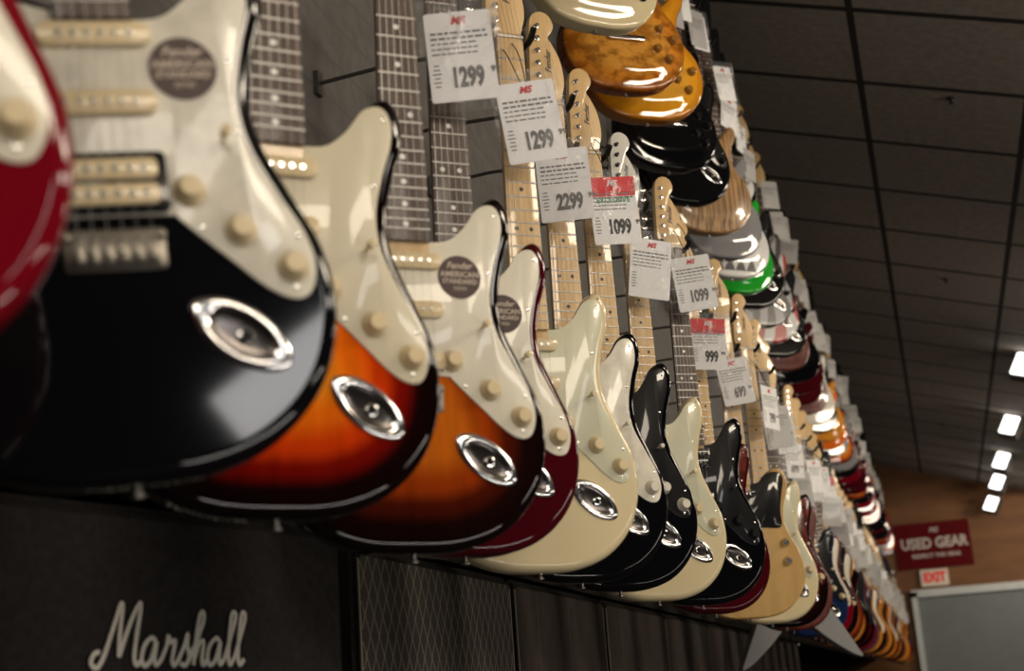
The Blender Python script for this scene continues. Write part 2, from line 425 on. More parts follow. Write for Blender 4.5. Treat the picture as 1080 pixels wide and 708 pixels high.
def board_mesh():
    sh = [([(-2.85, 35.4), (2.85, 35.4), (2.12, NUTZ), (-2.12, NUTZ)], -3.35, -2.72, 0, .08)]
    sad = 17.5
    fz = [sad+64.8*2**(-i/12) for i in range(0, 23)]
    for i in range(1, 22):
        z = fz[i]; w = 2.12+(NUTZ-z)/(NUTZ-35.4)*.73
        sh.append(([(-w, z-.11), (w, z-.11), (w, z+.11), (-w, z+.11)], -3.46, -3.3, 1, .03))
    for i in (3, 5, 7, 9, 12, 15, 17, 19, 21):
        z = (fz[i]+fz[i-1])/2
        for x in ((-1.2, 1.2) if i == 12 else (0,)): sh.append((circ(x, z, .34, 12), -3.37, -3.3, 2))
    sh.append((rrect(0, NUTZ+.1, 4.3, .4, .1), -3.6, -2.7, 3))
    return prism('fretboard', sh, 4)
M_BOARD = board_mesh()
HEADF = [(-2.1, 82.2), (-2.3, 83.4), (-3.3, 84.5), (-3.5, 86), (-3.25, 92), (-2.9, 97.4), (-2.2, 99.4), (-.6, 100.1), (1.0, 99.4), (1.7, 97.6), (1.2, 96.2), (.5, 95.2), (1.2, 93.9), (2.3, 91.6), (2.9, 88.8), (2.95, 86.4), (2.5, 84.6), (2.2, 83.4), (2.1, 82.2)]
HEADG = [(-2.2, 82.2), (-2.6, 84), (-3.9, 86), (-4.3, 92), (-4.6, 99), (-3, 100.6), (-1.2, 99.7), (0, 100.2), (1.2, 99.7), (3, 100.6), (4.6, 99), (4.3, 92), (3.9, 86), (2.6, 84), (2.2, 82.2)]
M_HEADF = prism('headstock', [(sc(HEADF, 4), -2.75, -1.3, 0, .1)])
M_HEADG = prism('headstock', [(sc(HEADG, 4), -2.75, -1.3, 0, .1)])
def tuner_mesh():
    bm = bmesh.new()
    lathe_into(bm, [(.0045, -.0275), (.0045, -.0300), (.003, -.0305), (.0028, -.035), (.0034, -.036), (.001, -.0362)], (0, 0, 0), 'y', 12)
    box_into(bm, (-.003, -.0085, 0), (.02, .009, .013))
    tube_into(bm, [(0, -.009, 0), (-.028, -.009, 0)], .002, 8)
    lathe_into(bm, [(.003, -.026), (.0075, -.029), (.0085, -.037), (.005, -.043), (.001, -.044)], (0, -.009, 0), 'x', 12, 0, .5)
    return finish(bm, 'tuning_peg')
M_TUNER = tuner_mesh()
M_STR = []
for i in range(6):
    bm = bmesh.new(); x0 = -2.65+i*1.06; x1 = -1.75+i*.7
    r = (.0005, .00042, .00036, .0003, .00028, .00026)[i]
    tube_into(bm, [(x0*.01, -.0284, .160), (x0*.01, -.0350, .177), (x1*.01, -.0362, NUTZ*.01), ((x1*.6-1.0)*.01, -.0325, (84.6+i*2.35)*.01)], r, 5)
    M_STR.append(finish(bm, 'string'))
def button_mesh():
    bm = bmesh.new(); lathe_into(bm, [(.003, .001), (.003, -.004), (.0055, -.006), (.0055, -.0075), (.003, -.008)], (0, 0, 0), 'z', 14)
    return finish(bm, 'strap_button')
M_BTN = button_mesh()
def sticker():
    bm = bmesh.new(); prism_into(bm, circ(0, 0, .026, 32), -.0007, 0)
    return finish(bm, 'sticker')
M_STICK = sticker()
M_STICKT = join_meshes('sticker_lettering', [(text_mesh('Fender', .011, shear=.3, bold=.0002), (0, -.001, .0135), 0), (text_mesh('AMERICAN', .0095, bold=.0002), (0, -.001, .003), 0),
            (text_mesh('STANDARD', .008, bold=.0002), (0, -.001, -.0055), 0), (text_mesh('SERIES', .006), (0, -.001, -.014), 0)], 1)
M_LOGO = text_mesh('Fender', .015, shear=.3, bold=.0002)

def guitar(kind, loc, rot, bmat, guard, board, necks, detail, label, hh='SSS', hw=None, group=None, stick=False, tilt=0.0, headmat=None, pu=None, swing=0.0, knobmat=None):
    g = root('electric_guitar', label, 'electric guitar', loc, (tilt, swing, rot), group)
    P = lambda n, me, mats, par=g, l=(0, 0, 0), r=(0, 0, 0): place(n, me, mats, par, l, r)
    hw = hw or CREAM; pu = pu or hw
    bd = P('body', BODY[kind], [bmat])
    nk = P('neck', M_NECK, [necks])
    maple_board = board is MAPLE
    P('fretboard', M_BOARD, [board, STEEL, DOTB if maple_board else DOTW, NUTM], nk)
    hs = P('headstock', M_HEADF if kind in ('strat', 'tele') else M_HEADG, [headmat or (MAPLEHEAD if kind in ('strat', 'tele') else BLACKPL)])
    fender = kind in ('strat', 'tele')
    gu = None
    if guard is not None and fender:
        gu = P('pickguard', M_GUARD if kind == 'strat' else M_TGUARD, [guard, CHROME])
    if fender: P('bridge', M_BRIDGE, [BRIDGEM])
    else: P('bridge', M_TOM, [CHROME], g, (0, .004 if kind == 'v' else -.004, 0))
    if detail > 1:
        dy = 0 if fender else (-.008 if kind == 'lp' else 0)
        if kind == 'tele': spec = [('S', 33, 0), ('S', 19.5, .25)]
        elif not fender: spec = [('H', 31, 0), ('H', 22.2, 0)]
        else: spec = [('S', 33.2, 0), ('S', 27.4, 0), ('S', 21.9, .17)]
        if kind == 'strat':
            if hh == 'HSS': spec = [('S', 34.3, 0), ('S', 28.7, 0), ('H', 22.3, 0)]
            if hh == 'HH': spec = [('H', 32.5, 0), ('H', 22.3, 0)]
        for t, z, a in spec:
            if t == 'S': P('pickup', M_SC, [pu, CHROME], g, (0, dy, z*.01), (0, a, 0))
            else: P('pickup', M_HB, [BLACKPL, pu, CHROME], g, (0, dy, z*.01))
        ks = [(5.8 if hh == 'HSS' else 4.9, 21.5), (9.3, 18.2), (12.9, 15.1)] if kind == 'strat' else [(11, 19.5), (11.2, 14.5)] if kind == 'tele' else [(9.5, 17), (13, 14.3), (8.5, 11.5), (11.5, 8.8)] if kind == 'lp' else [(4.5, 20), (6.0, 17), (7.5, 14)]
        for x, z in ks: P('knob', M_KNOB, [knobmat or (hw if kind == 'strat' else (CHROME if kind == 'tele' else hw))], g, (x*.01, -.0242 if fender else (-.033 if kind == 'lp' else -.02), z*.01))
        if kind == 'strat':
            j = P('jack_plate', M_JACK, [SATIN, SHADECHROME], g, (.084, -.0219, .102), (0, math.radians(38), 0))
            P('jack_socket', M_JACKH, [CHROME, BLACKPL], j)
            P('selector_switch', M_SWITCH, [hw], g, (.088, -.0242, .255), (0, math.radians(-25), 0))
    P('strap_button', M_BTN, [STEEL], g, (0, 0, -.0005))
    if detail > 1:
        for i in range(6):
            if fender: P('tuning_peg', M_TUNER, [CHROME if headmat is None else BLACKMETAL], hs, ((-2.1+.08*i)*.01, 0, (85.3+i*2.35)*.01))
            else:
                s = -1 if i < 3 else 1
                P('tuning_peg', M_TUNER, [CHROME], hs, (s*.026, 0 if s < 0 else -.0, (87+(i % 3)*4.6)*.01), (0, 0 if s < 0 else math.pi, 0))
    if detail > 2:
        for i in range(6): P('string', M_STR[i], [STEEL])
        if fender: P('headstock_lettering', M_LOGO, [INKB], hs, (.002, -.0277, .905), (0, math.radians(-88), 0))
    if stick:
        s = P('sticker', M_STICK, [RED_STICK], g, (.064, -.0243, .315))
        P('lettering', M_STICKT, [INK_CREAM], s)
    return g

def hanger(loc, rot, wallx, group):
    h = root('guitar_hanger', 'black metal hanger with padded yoke on the slatted wall', 'guitar hanger', loc, (0, 0, 0), group)
    d = loc[0]-wallx
    k = round(d, 3)
    if k not in HM:
        bm = bmesh.new(); box_into(bm, (-d+.004, 0, .0), (.008, .02, .04)); a = finish(bm, 'base_plate')
        bm = bmesh.new(); tube_into(bm, [(-d, 0, 0), (-d*.6, 0, .008), (-.035, 0, .004)], .0035, 8); b = finish(bm, 'arm')
        HM[k] = (a, b)
    place('base_plate', HM[k][0], [HANGM], h); place('arm', HM[k][1], [HANGM], h)
    place('yoke', M_YOKE, [BLACKMETAL], h, (0, 0, 0), (0, 0, rot))
HANGM = simple('dark_grey_metal', (.05, .048, .045), .4, .3)
HM = {}
bm = bmesh.new()
tube_into(bm, smooth_open([(-.034, -.05, .012), (-.034, -.03, 0), (-.030, .0, -.002), (-.018, .02, 0), (0, .03, 0), (.018, .02, 0), (.030, 0, -.002), (.034, -.03, 0), (.034, -.05, .012)], 4), .0055, 8)
tube_into(bm, [(0, .03, 0), (-.005, .045, .003)], .006, 8)
M_YOKE = finish(bm, 'yoke')

# ------------------------------------------------------------ price tags
TW, TH = .095, .135
def tag_meshes():
    bm = bmesh.new()
    prism_into(bm, rrect(0, 0, TW-.006, TH-.006, .004), -.0005, .0005, 0); card = finish(bm, 'card')
    bm = bmesh.new()
    nx, nz = 12, 16; W, H = TW+.014, TH+.028
    g = [[bm.verts.new((-W/2+W*i/nx, -.0042+.0014*math.sin(i*1.3+j*.6)+.0009*math.sin(j*1.9-i), -H/2+H*j/nz)) for j in range(nz+1)] for i in range(nx+1)]
    for i in range(nx):
        for j in range(nz): bm.faces.new((g[i][j], g[i+1][j], g[i+1][j+1], g[i][j+1]))
    sl = finish(bm, 'plastic_sleeve')
    bm = bmesh.new()
    random.seed(9)
    for r in range(5):
        z = .034-r*.0075; x = -.038
        while x < .034:
            w = random.uniform(.004, .012); w = min(w, .038-x)
            if r in (0, 1) or x < .02: box_into(bm, (x+w/2, -.0008, z), (w, .0004, .0030 if r < 2 else .0020))
            x += w+.0022
    for r in range(6):
        box_into(bm, (-.034, -.0008, -.012-r*.006), (random.uniform(.007, .012), .0004, .0016))
    ln = finish(bm, 'printed_lines', 1, False)
    bm = bmesh.new(); prism_into(bm, rrect(0, .048, TW-.006, .038, .003), -.0009, 0, 0); hd = finish(bm, 'header')
    return card, sl, ln, hd
M_CARD, M_SLEEVE, M_LINES, M_HEADER = tag_meshes()
M_MS = text_mesh('MS', .015, shear=.3, bold=.0006)
M_EXC = text_mesh('EXCLUSIVE', .0130, bold=.0004)
PR = {}
def price_mesh(p):
    if p not in PR:
        PR[p] = join_meshes('price', [(text_mesh(p, .038, bold=.0017, sx=.58), (0, 0, 0), 0), (text_mesh('99', .012, bold=.0003), (.0076*len(p)+.007, 0, .009), 0)], 1)
    return PR[p]
bm = bmesh.new(); tube_into(bm, smooth_open([(-.004, 0, .064), (-.012, .02, .12), (-.014, .05, .15), (-.005, .06, .17), (.006, .03, .13), (.004, 0, .064)], 4), .0009, 5)
M_CORD = finish(bm, 'cord')
TC = [0]
def tag(loc, rot, price, style, group, tilt=0.0, cord=True):
    lab = {'w': 'white paper price tag in clear sleeve hanging from a headstock', 'r': 'price tag with red header strip hanging from a headstock', 'g': 'price tag with red header and green wording, hanging', 's': 'small white paper price tag hanging from a headstock'}[style]
    t = root('price_tag', lab, 'price tag', loc, (0, tilt, rot), group)
    TC[0] += 1
    if style == 's':
        place('card', M_CARD, [CARD2], t); place('printed_lines', M_LINES, [INK], t); return t
    place('card', M_CARD, [CARD], t)
    place('plastic_sleeve', M_SLEEVE, [SLEEVES[TC[0] % 3]], t)
    place('printed_lines', M_LINES, [INK], t)
    if style in 'rg':
        place('header', M_HEADER, [REDCARD], t); place('lettering', M_MS, [CARD], t, (0, -.001, .054))
        if style == 'g': place('lettering', M_EXC, [GREENINK], t, (0, -.001, .021))
    else: place('lettering', M_MS, [INKR], t, (0, -.001, .051))
    if price: place('price', price_mesh(price), [INKB if style in 'rg' else INK], t, (.006, -.001, -.032))
    if cord: place('cord', M_CORD, [BLACKMETAL], t)
    return t

# ------------------------------------------------------------ finishes
BLK = lacquer('gloss_black', (.004, .004, .005), crough=.055)
DRED = lacquer('candy_dark_red', (.18, .003, .010))
WINE = lacquer('wine_red', (.060, .003, .007))
CRM = lacquer('gloss_cream', (.74, .63, .39))
OLY = lacquer('gloss_white', (.72, .70, .62))
GREY = lacquer('gloss_grey', (.24, .24, .25))
SILV = lacquer('silver_grey', (.30, .305, .31))
BLUE = lacquer('deep_blue', (.008, .020, .08))
GREEN = lacquer('bright_green', (.02, .36, .03))
ORNG = lacquer('orange', (.70, .15, .015))
AMBR = lacquer('amber_yellow', (.60, .24, .025))
AMBKNOB = simple('amber_knob', (.35, .16, .03), .2, 0, 1)
MAHO = wood('mahogany_finish', (.08, .010, .007), (.15, .022, .012), coat=1, rough=.4)
NAT = wood('striped_natural_wood', (.13, .06, .022), (.52, .31, .13), (26, 26, .5), 3.5, .35, .8)
BUTT = wood('butterscotch_finish', (.58, .34, .10), (.68, .42, .14), (6, 6, .6), 5, .3, 1)
B3 = burst('three_tone_sunburst', [(0, (.004, .002, .002)), (.024, (.008, .002, .002)), (.044, (.20, .005, .002)), (.064, (.68, .05, .003)), (.092, (.92, .17, .006)), (.12, (.95, .30, .015))])
B2 = burst('brown_sunburst', [(0, (.004, .002, .002)), (.028, (.010, .003, .002)), (.050, (.07, .008, .003)), (.073, (.34, .045, .004)), (.11, (.60, .14, .010))])
BF = burst('flamed_amber', [(0, (.30, .08, .01)), (.008, (.50, .18, .02)), (.03, (.70, .26, .03)), (.07, (.82, .38, .06))], fig=.75, wavescale=60)
BG = burst('honey_burst', [(0, (.35, .12, .01)), (.01, (.7, .28, .015)), (.03, (.85, .38, .02)), (.07, (.9, .45, .05))], grain=.05)
BO = burst('orange_burst', [(0, (.05, .01, .005)), (.015, (.2, .03, .01)), (.035, (.7, .15, .02)), (.07, (.85, .4, .05))])
def wave_mat(name, c1, c2, scale, rot):
    m, nt, b = newmat(name)
    tc = nt.nodes.new('ShaderNodeTexCoord'); w = nt.nodes.new('ShaderNodeTexWave'); w.inputs['Scale'].default_value = scale
    w.wave_profile = 'TRI'; w.inputs['Distortion'].default_value = rot; w.bands_direction = 'X'
    nt.links.new(tc.outputs['Object'], w.inputs['Vector'])
    r = nt.nodes.new('ShaderNodeValToRGB'); r.color_ramp.interpolation = 'CONSTANT'; r.color_ramp.elements[1].position = .5
    r.color_ramp.elements[0].color = (*c1, 1); r.color_ramp.elements[1].color = (*c2, 1)
    nt.links.new(w.outputs['Fac'], r.inputs['Fac']); nt.links.new(r.outputs['Color'], b.inputs['Base Color'])
    b.inputs['Roughness'].default_value = .3; b.inputs['Coat Weight'].default_value = 1
    return m
def teeth_mat():
    m, nt, b = newmat('white_black_triangle_graphic'); M = mathnode(nt)
    tc = nt.nodes.new('ShaderNodeTexCoord'); sp = nt.nodes.new('ShaderNodeSeparateXYZ'); nt.links.new(tc.outputs['Object'], sp.inputs[0])
    t = M('MULTIPLY', M('PINGPONG', sp.outputs[0], .024), 2.2)
    l = M('LESS_THAN', M('SUBTRACT', sp.outputs[2], .025), t)
    l = M('MULTIPLY', l, M('GREATER_THAN', sp.outputs[2], .025))
    mix = nt.nodes.new('ShaderNodeMixRGB'); nt.links.new(l, mix.inputs['Fac']); mix.inputs['Color1'].default_value = (.62, .62, .61, 1); mix.inputs['Color2'].default_value = (.01, .01, .01, 1)
    nt.links.new(mix.outputs[0], b.inputs['Base Color']); b.inputs['Roughness'].default_value = .4; b.inputs['Coat Weight'].default_value = 1
    return m
TEETH = teeth_mat()
SWIRL = wave_mat('white_red_swirl', (.6, .6, .58), (.4, .03, .02), 3, 9)
BSWIRL = wave_mat('grey_black_swirl', (.3, .3, .32), (.03, .03, .03), 4, 6)

# ------------------------------------------------------------ room
WALLX = -.86
def structure(name, me, mats, loc=(0, 0, 0)):
    o = place(name, me, mats, None, loc); o['kind'] = 'structure'; o['label'] = STL.get(name, name.replace('_', ' ')); o['category'] = name.split('_')[0]
    return o
STL = {'wall_left': 'long grey slatted display wall with recessed dark base', 'wall_back': 'warm brown wood-panelled end wall',
       'wall_right': 'plain dark painted side wall of the shop', 'wall_front': 'plain dark painted wall of the shop', 'ceiling': 'dark grey sloped tile ceiling with black grid', 'floor': 'dark grey shop carpet floor',
       'door_1': 'grey metal double door with pale frame'}
YB = 18.5; YF = -3.4; XR = 5.0
def poly_extrude(name, prof, y0, y1, mi=None):
    bm = bmesh.new()
    a = [bm.verts.new((x, y0, z)) for x, z in prof]; b = [bm.verts.new((x, y1, z)) for x, z in prof]
    for i in range(len(prof)-1): 
        f = bm.faces.new((a[i], a[i+1], b[i+1], b[i]))
        if mi: f.material_index = mi[i]
    me = bpy.data.meshes.new(name); bm.to_mesh(me); bm.free()
    for k in range(max(mi or [0])+1): me.materials.append(None)
    return me
SLAT = grid_mat('slatwall_grey', (.105, .099, .092), (.090, .085, .078), [2], [.0762], [.02], [.006], .6)
DARKW = simple('dark_wall_paint', (.035, .030, .027), .9, spec=.2)
DARKB = simple('shaded_wall_base', (.014, .012, .010), .9, spec=.1)  # shade below and behind the guitars put into a near-black colour
CEIL = grid_mat('ceiling_tiles', (.22, .192, .163), (.018, .015, .012), [0, 1], [.66, .72], [-.03, .15], [.028, .040], .9, mott=.12)
hC = CAMZ+2.5
structure('wall_left', poly_extrude('wall_left', [(-1.25, 0), (-1.25, 1.27), (WALLX, 1.27), (WALLX, 1.50), (WALLX, hC-.3*WALLX+.02)], YF, YB, [0, 0, 0, 1]), [DARKB, SLAT])
structure('ceiling', poly_extrude('ceiling', [(WALLX-.4, hC-.3*(WALLX-.4)), (1.5, hC-.45), (XR, hC-.45)], YF, YB), [CEIL])
structure('floor', poly_extrude('floor', [(-1.25, 0), (XR, 0)], YF, YB), [simple('carpet', (.035, .03, .03), .95, 0, 0, .3, 60, spec=.1)])
structure('wall_right', poly_extrude('wall_right', [(XR, 0), (XR, hC-.45)], YF, YB), [DARKW])
def quadwall(name, y, mat):
    bm = bmesh.new()
    bm.faces.new([bm.verts.new(p) for p in [(-1.25, y, 0), (XR, y, 0), (XR, y, hC-.45), (1.5, y, hC-.45), (-1.25, y, hC+.375)]])
    me = bpy.data.meshes.new(name); bm.to_mesh(me); bm.free(); me.materials.append(None)
    structure(name, me, [mat])
quadwall('wall_back', YB, wood('brown_wood_panelling', (.15, .058, .017), (.21, .088, .026), (1, 1, 4), 2.0, .6, .0))
quadwall('wall_front', YF, DARKW)
DOORM = simple('grey_door_paint', (.18, .20, .205), .5)
FRAMEM = simple('pale_frame_paint', (.60, .64, .64), .4)
bm = bmesh.new()
box_into(bm, (.62, -.02, 1.0), (1.78, .04, 2.0)); dm = finish(bm, 'door_panel', 1, False)
d = structure('door_1', dm, [DOORM], (0, YB, 0))
bm = bmesh.new()
box_into(bm, (-.31, -.05, 1.02), (.07, .10, 2.04)); box_into(bm, (1.55, -.05, 1.02), (.07, .10, 2.04)); box_into(bm, (.62, -.05, 2.02), (1.93, .10, .09))
place('door_frame', finish(bm, 'door_frame', 1, False), [FRAMEM], d)
bm = bmesh.new(); box_into(bm, (.98, -.045, 1.0), (.012, .006, 1.98)); box_into(bm, (.35, -.08, .90), (1.0, .03, .04)); box_into(bm, (1.25, -.08, .90), (.4, .03, .04))
place('push_bar', finish(bm, 'push_bar', 1, False), [DOORM], d)
s = root('store_sign', 'dark red sign with white lettering on the end wall', 'sign', (0, YB-.02, CAMZ+1.60))
bm = bmesh.new(); box_into(bm, (0, 0, 0), (.90, .03, .56)); place('sign_board', finish(bm, 'sign_board', 1, False), [simple('sign_red', (.11, .004, .007), .7, spec=.1)], s)
SW = simple('sign_white', (.58, .52, .48), .5)
place('lettering', text_mesh('USED GEAR', .178, bold=.006, ext=.003, sx=.86), [SW], s, (.01, -.018, .02))
place('lettering', text_mesh('MS', .085, bold=.002, ext=.003, shear=.3), [SW], s, (.02, -.018, .18))
place('lettering', text_mesh('RESPECT THE GEAR', .066, bold=.002, ext=.003), [SW], s, (.02, -.018, -.13))
e = root('exit_sign', 'white box exit sign with red lettering above the door', 'exit sign', (-.04, YB-.03, CAMZ+1.20))
bm = bmesh.new(); box_into(bm, (0, 0, 0), (.33, .05, .20)); place('sign_box', finish(bm, 'sign_box', 1, False), [simple('exit_white', (.7, .60, .50), .5, emit=.08)], e)
place('lettering', text_mesh('EXIT', .16, bold=.008, ext=.003, sx=.80), [simple('exit_red', (.7, .01, .01), .5, emit=.2)], e, (0, -.028, 0))

# ------------------------------------------------------------ spot lights at ceiling
LAMPE = simple('lamp_face', (1, .97, .92), .5, emit=3)
LAMPW = simple('lamp_dark', (.05, .048, .045), .5)
def lamp_meshes():
    bm = bmesh.new(); box_into(bm, (0, .04, 0), (.17, .09, .20)); box_into(bm, (0, .04, .15), (.03, .03, .14)); a = finish(bm, 'housing', 1, False)
    bm = bmesh.new(); prism_into(bm, rrect(0, 0, .14, .18, .01), -.012, -.005); return a, finish(bm, 'lamp_face', 1, False)
LH, LF = lamp_meshes()
for i, (x, y, z, r) in enumerate([(.80, 10.7, 2.25, .1), (.80, 13.35, 2.25, .1), (.80, 15.6, 2.25, .1), (.80, 17.2, 2.23, .1), (.74, 18.2, 2.10, .1)]):
    l = root('spotlight', 'square white floodlight fitting on the ceiling', 'ceiling light', (x, y, CAMZ+z-.10), (math.radians(-24), math.radians(20), -.45), 'ceiling floodlights')
    place('housing', LH, [LAMPW], l); place('lamp_face', LF, [LAMPE], l)
bm = bmesh.new(); lathe_into(bm, [(.02, .0), (.02, -.005), (.006, -.008), (.006, -.022), (.012, -.024), (.012, -.026)], (0, 0, 0), 'z', 14)
M_SPR = finish(bm, 'sprinkler_head')
for x, y in ((.3, 9.0), (.25, 14.5), (-.2, 4.2), (.33, 6)):
    o = place('sprinkler', M_SPR, [BLACKMETAL], None, (x, y, hC-.3*x)); o['label'] = 'small dark sprinkler head on the tiled ceiling'; o['category'] = 'sprinkler'; o['group'] = 'ceiling sprinklers'

# ------------------------------------------------------------ amps
TOLEX = simple('black_tolex', (.012, .011, .010), .8, 0, 0, .3, 200, spec=.05)
CLOTH = simple('dark_grille_cloth', (.020, .018, .017), .9, 0, 0, .2, 120, spec=.1)
DIAM2 = grid_mat('diamond_grille_front', (.030, .025, .021), (.16, .14, .11), [(0, 1.0, 2, .6), (0, 1.0, 2, -.6)], [.034, .034], [0, 0], [.0026, .0026], .8)
PANEL = grid_mat('brown_panel_cloth', (.034, .026, .021), (.075, .058, .042), [0], [.25], [.03], [.004], .8)
PIPE = simple('pale_piping', (.17, .14, .10), .5)
def amp(name, label, cat, loc, rot, w, h, d, cloth, logo=False, grp=None):
    a = root(name, label, cat, loc, (0, 0, rot), grp)
    bm = bmesh.new(); box_into(bm, (0, d/2, h/2), (w, d, h)); bmesh.ops.bevel(bm, geom=bm.edges[:], offset=.008, segments=3, affect='EDGES')
    place('cabinet', finish(bm, 'cabinet'), [TOLEX], a)
    bm = bmesh.new(); prism_into(bm, rrect(0, h/2, w-.03, h-.03, .006), -.004, .01); place('grille', finish(bm, 'grille'), [cloth], a)
    if not logo:
        for s_ in (-1, 1):
            bm = bmesh.new(); tube_into(bm, [(s_*(w/2-.011), -.002, .02), (s_*(w/2-.011), -.002, h-.02)], .0022, 6)
            place('piping', finish(bm, 'piping'), [PIPE], a)
    return a
STROKES = [
 [(-.1, .55), (-.4, .45), (-.5, .12), (-.2, -.08), (.15, .35), (.55, 1.5), (.85, 2.4), (.98, 2.3), (.95, 1.2), (1.0, .35)],
 [(1.0, .35), (1.45, 1.6), (1.9, 2.45), (2.03, 2.3), (1.92, 1.2), (1.88, .35), (2.05, .03), (2.3, .2)],
 [(3.08, .98), (2.8, 1.12), (2.42, .8), (2.32, .3), (2.52, .0), (2.85, .2), (3.12, 1.0), (3.08, .3), (3.22, .02), (3.5, .25)],
 [(3.5, .25), (3.75, .8), (3.82, 1.2), (3.95, .95), (4.25, 1.0), (4.2, .6), (4.15, .2), (4.3, 0), (4.52, .2)],
 [(4.52, .2), (4.85, .8), (5.0, 1.28), (5.05, .8), (5.2, .35), (5.0, .0), (4.65, .08)],
 [(5.15, .15), (5.5, .8), (5.95, 1.8), (5.92, 2.2), (5.72, 2.1), (5.58, 1.2), (5.5, .0)],
 [(5.5, .2), (5.8, .9), (6.05, .95), (6.02, .3), (6.15, .0), (6.4, .25)],
 [(7.13, .98), (6.85, 1.12), (6.47, .8), (6.37, .3), (6.57, .0), (6.9, .2), (7.17, 1.0), (7.13, .3), (7.27, .02), (7.5, .25)],
 [(7.5, .25), (7.85, 1.2), (8.1, 2.0), (7.98, 2.25), (7.8, 2.0), (7.75, .5), (7.9, .0), (8.15, .25)],
 [(8.15, .25), (8.5, 1.2), (8.75, 2.0), (8.63, 2.25), (8.45, 2.0), (8.4, .5), (8.55, .0), (8.85, .2)]]
bm = bmesh.new()
for st in STROKES:
    pts = smooth_open([(x, y) for x, y in st], 6)
    tube_into(bm, [((p.x-4.2+p.y*.12)*.0250, 0, (p.y-1.1)*.0262) for p in pts], .0030, 6)
for v in bm.verts: v.co.y *= .5
M_SCRIPT = finish(bm, 'script_lettering')
AW = math.radians(90)
AH = .355
a1 = amp('guitar_amplifier', 'black amplifier head with white script lettering on grille', 'amplifier', (-.82, 1.41, .887), math.radians(76), .66, AH, .27, CLOTH, True)
place('script_lettering', M_SCRIPT, [simple('script_white', (.50, .48, .42), .45)], a1, (0.010, -.007, .212))
amp('speaker_cabinet', 'black speaker cabinet with dark grille under an amplifier head', 'speaker cabinet', (-.82, 1.41, .0), math.radians(76), .66, .885, .30, CLOTH, True)
ys = [2.27+.78*i for i in range(8)]
for i, y in enumerate(ys):
    cl = DIAM2 if i in (0,) else PANEL
    lab = 'black amplifier with diamond-patterned grille' if i == 0 else 'black amplifier with plain brown grille cloth'
    amp('guitar_amplifier', lab, 'amplifier', (-.79, y, .887), AW, .765, AH, .27, cl, grp='amplifier heads under the guitars')
    amp('speaker_cabinet', 'black speaker cabinet with dark grille standing on the floor', 'speaker cabinet', (-.79, y, 0), AW, .765, .885, .30, CLOTH, True, grp='speaker cabinets under the guitars')
amp('guitar_amplifier', 'black amplifier with plain dark grille cloth', 'amplifier', (-.86, .60, .887), AW, .765, AH, .27, CLOTH, True, grp='amplifier heads under the guitars')
amp('speaker_cabinet', 'black speaker cabinet with dark grille standing on the floor', 'speaker cabinet', (-.86, .60, 0), AW, .765, .885, .30, CLOTH, True, grp='speaker cabinets under the guitars')

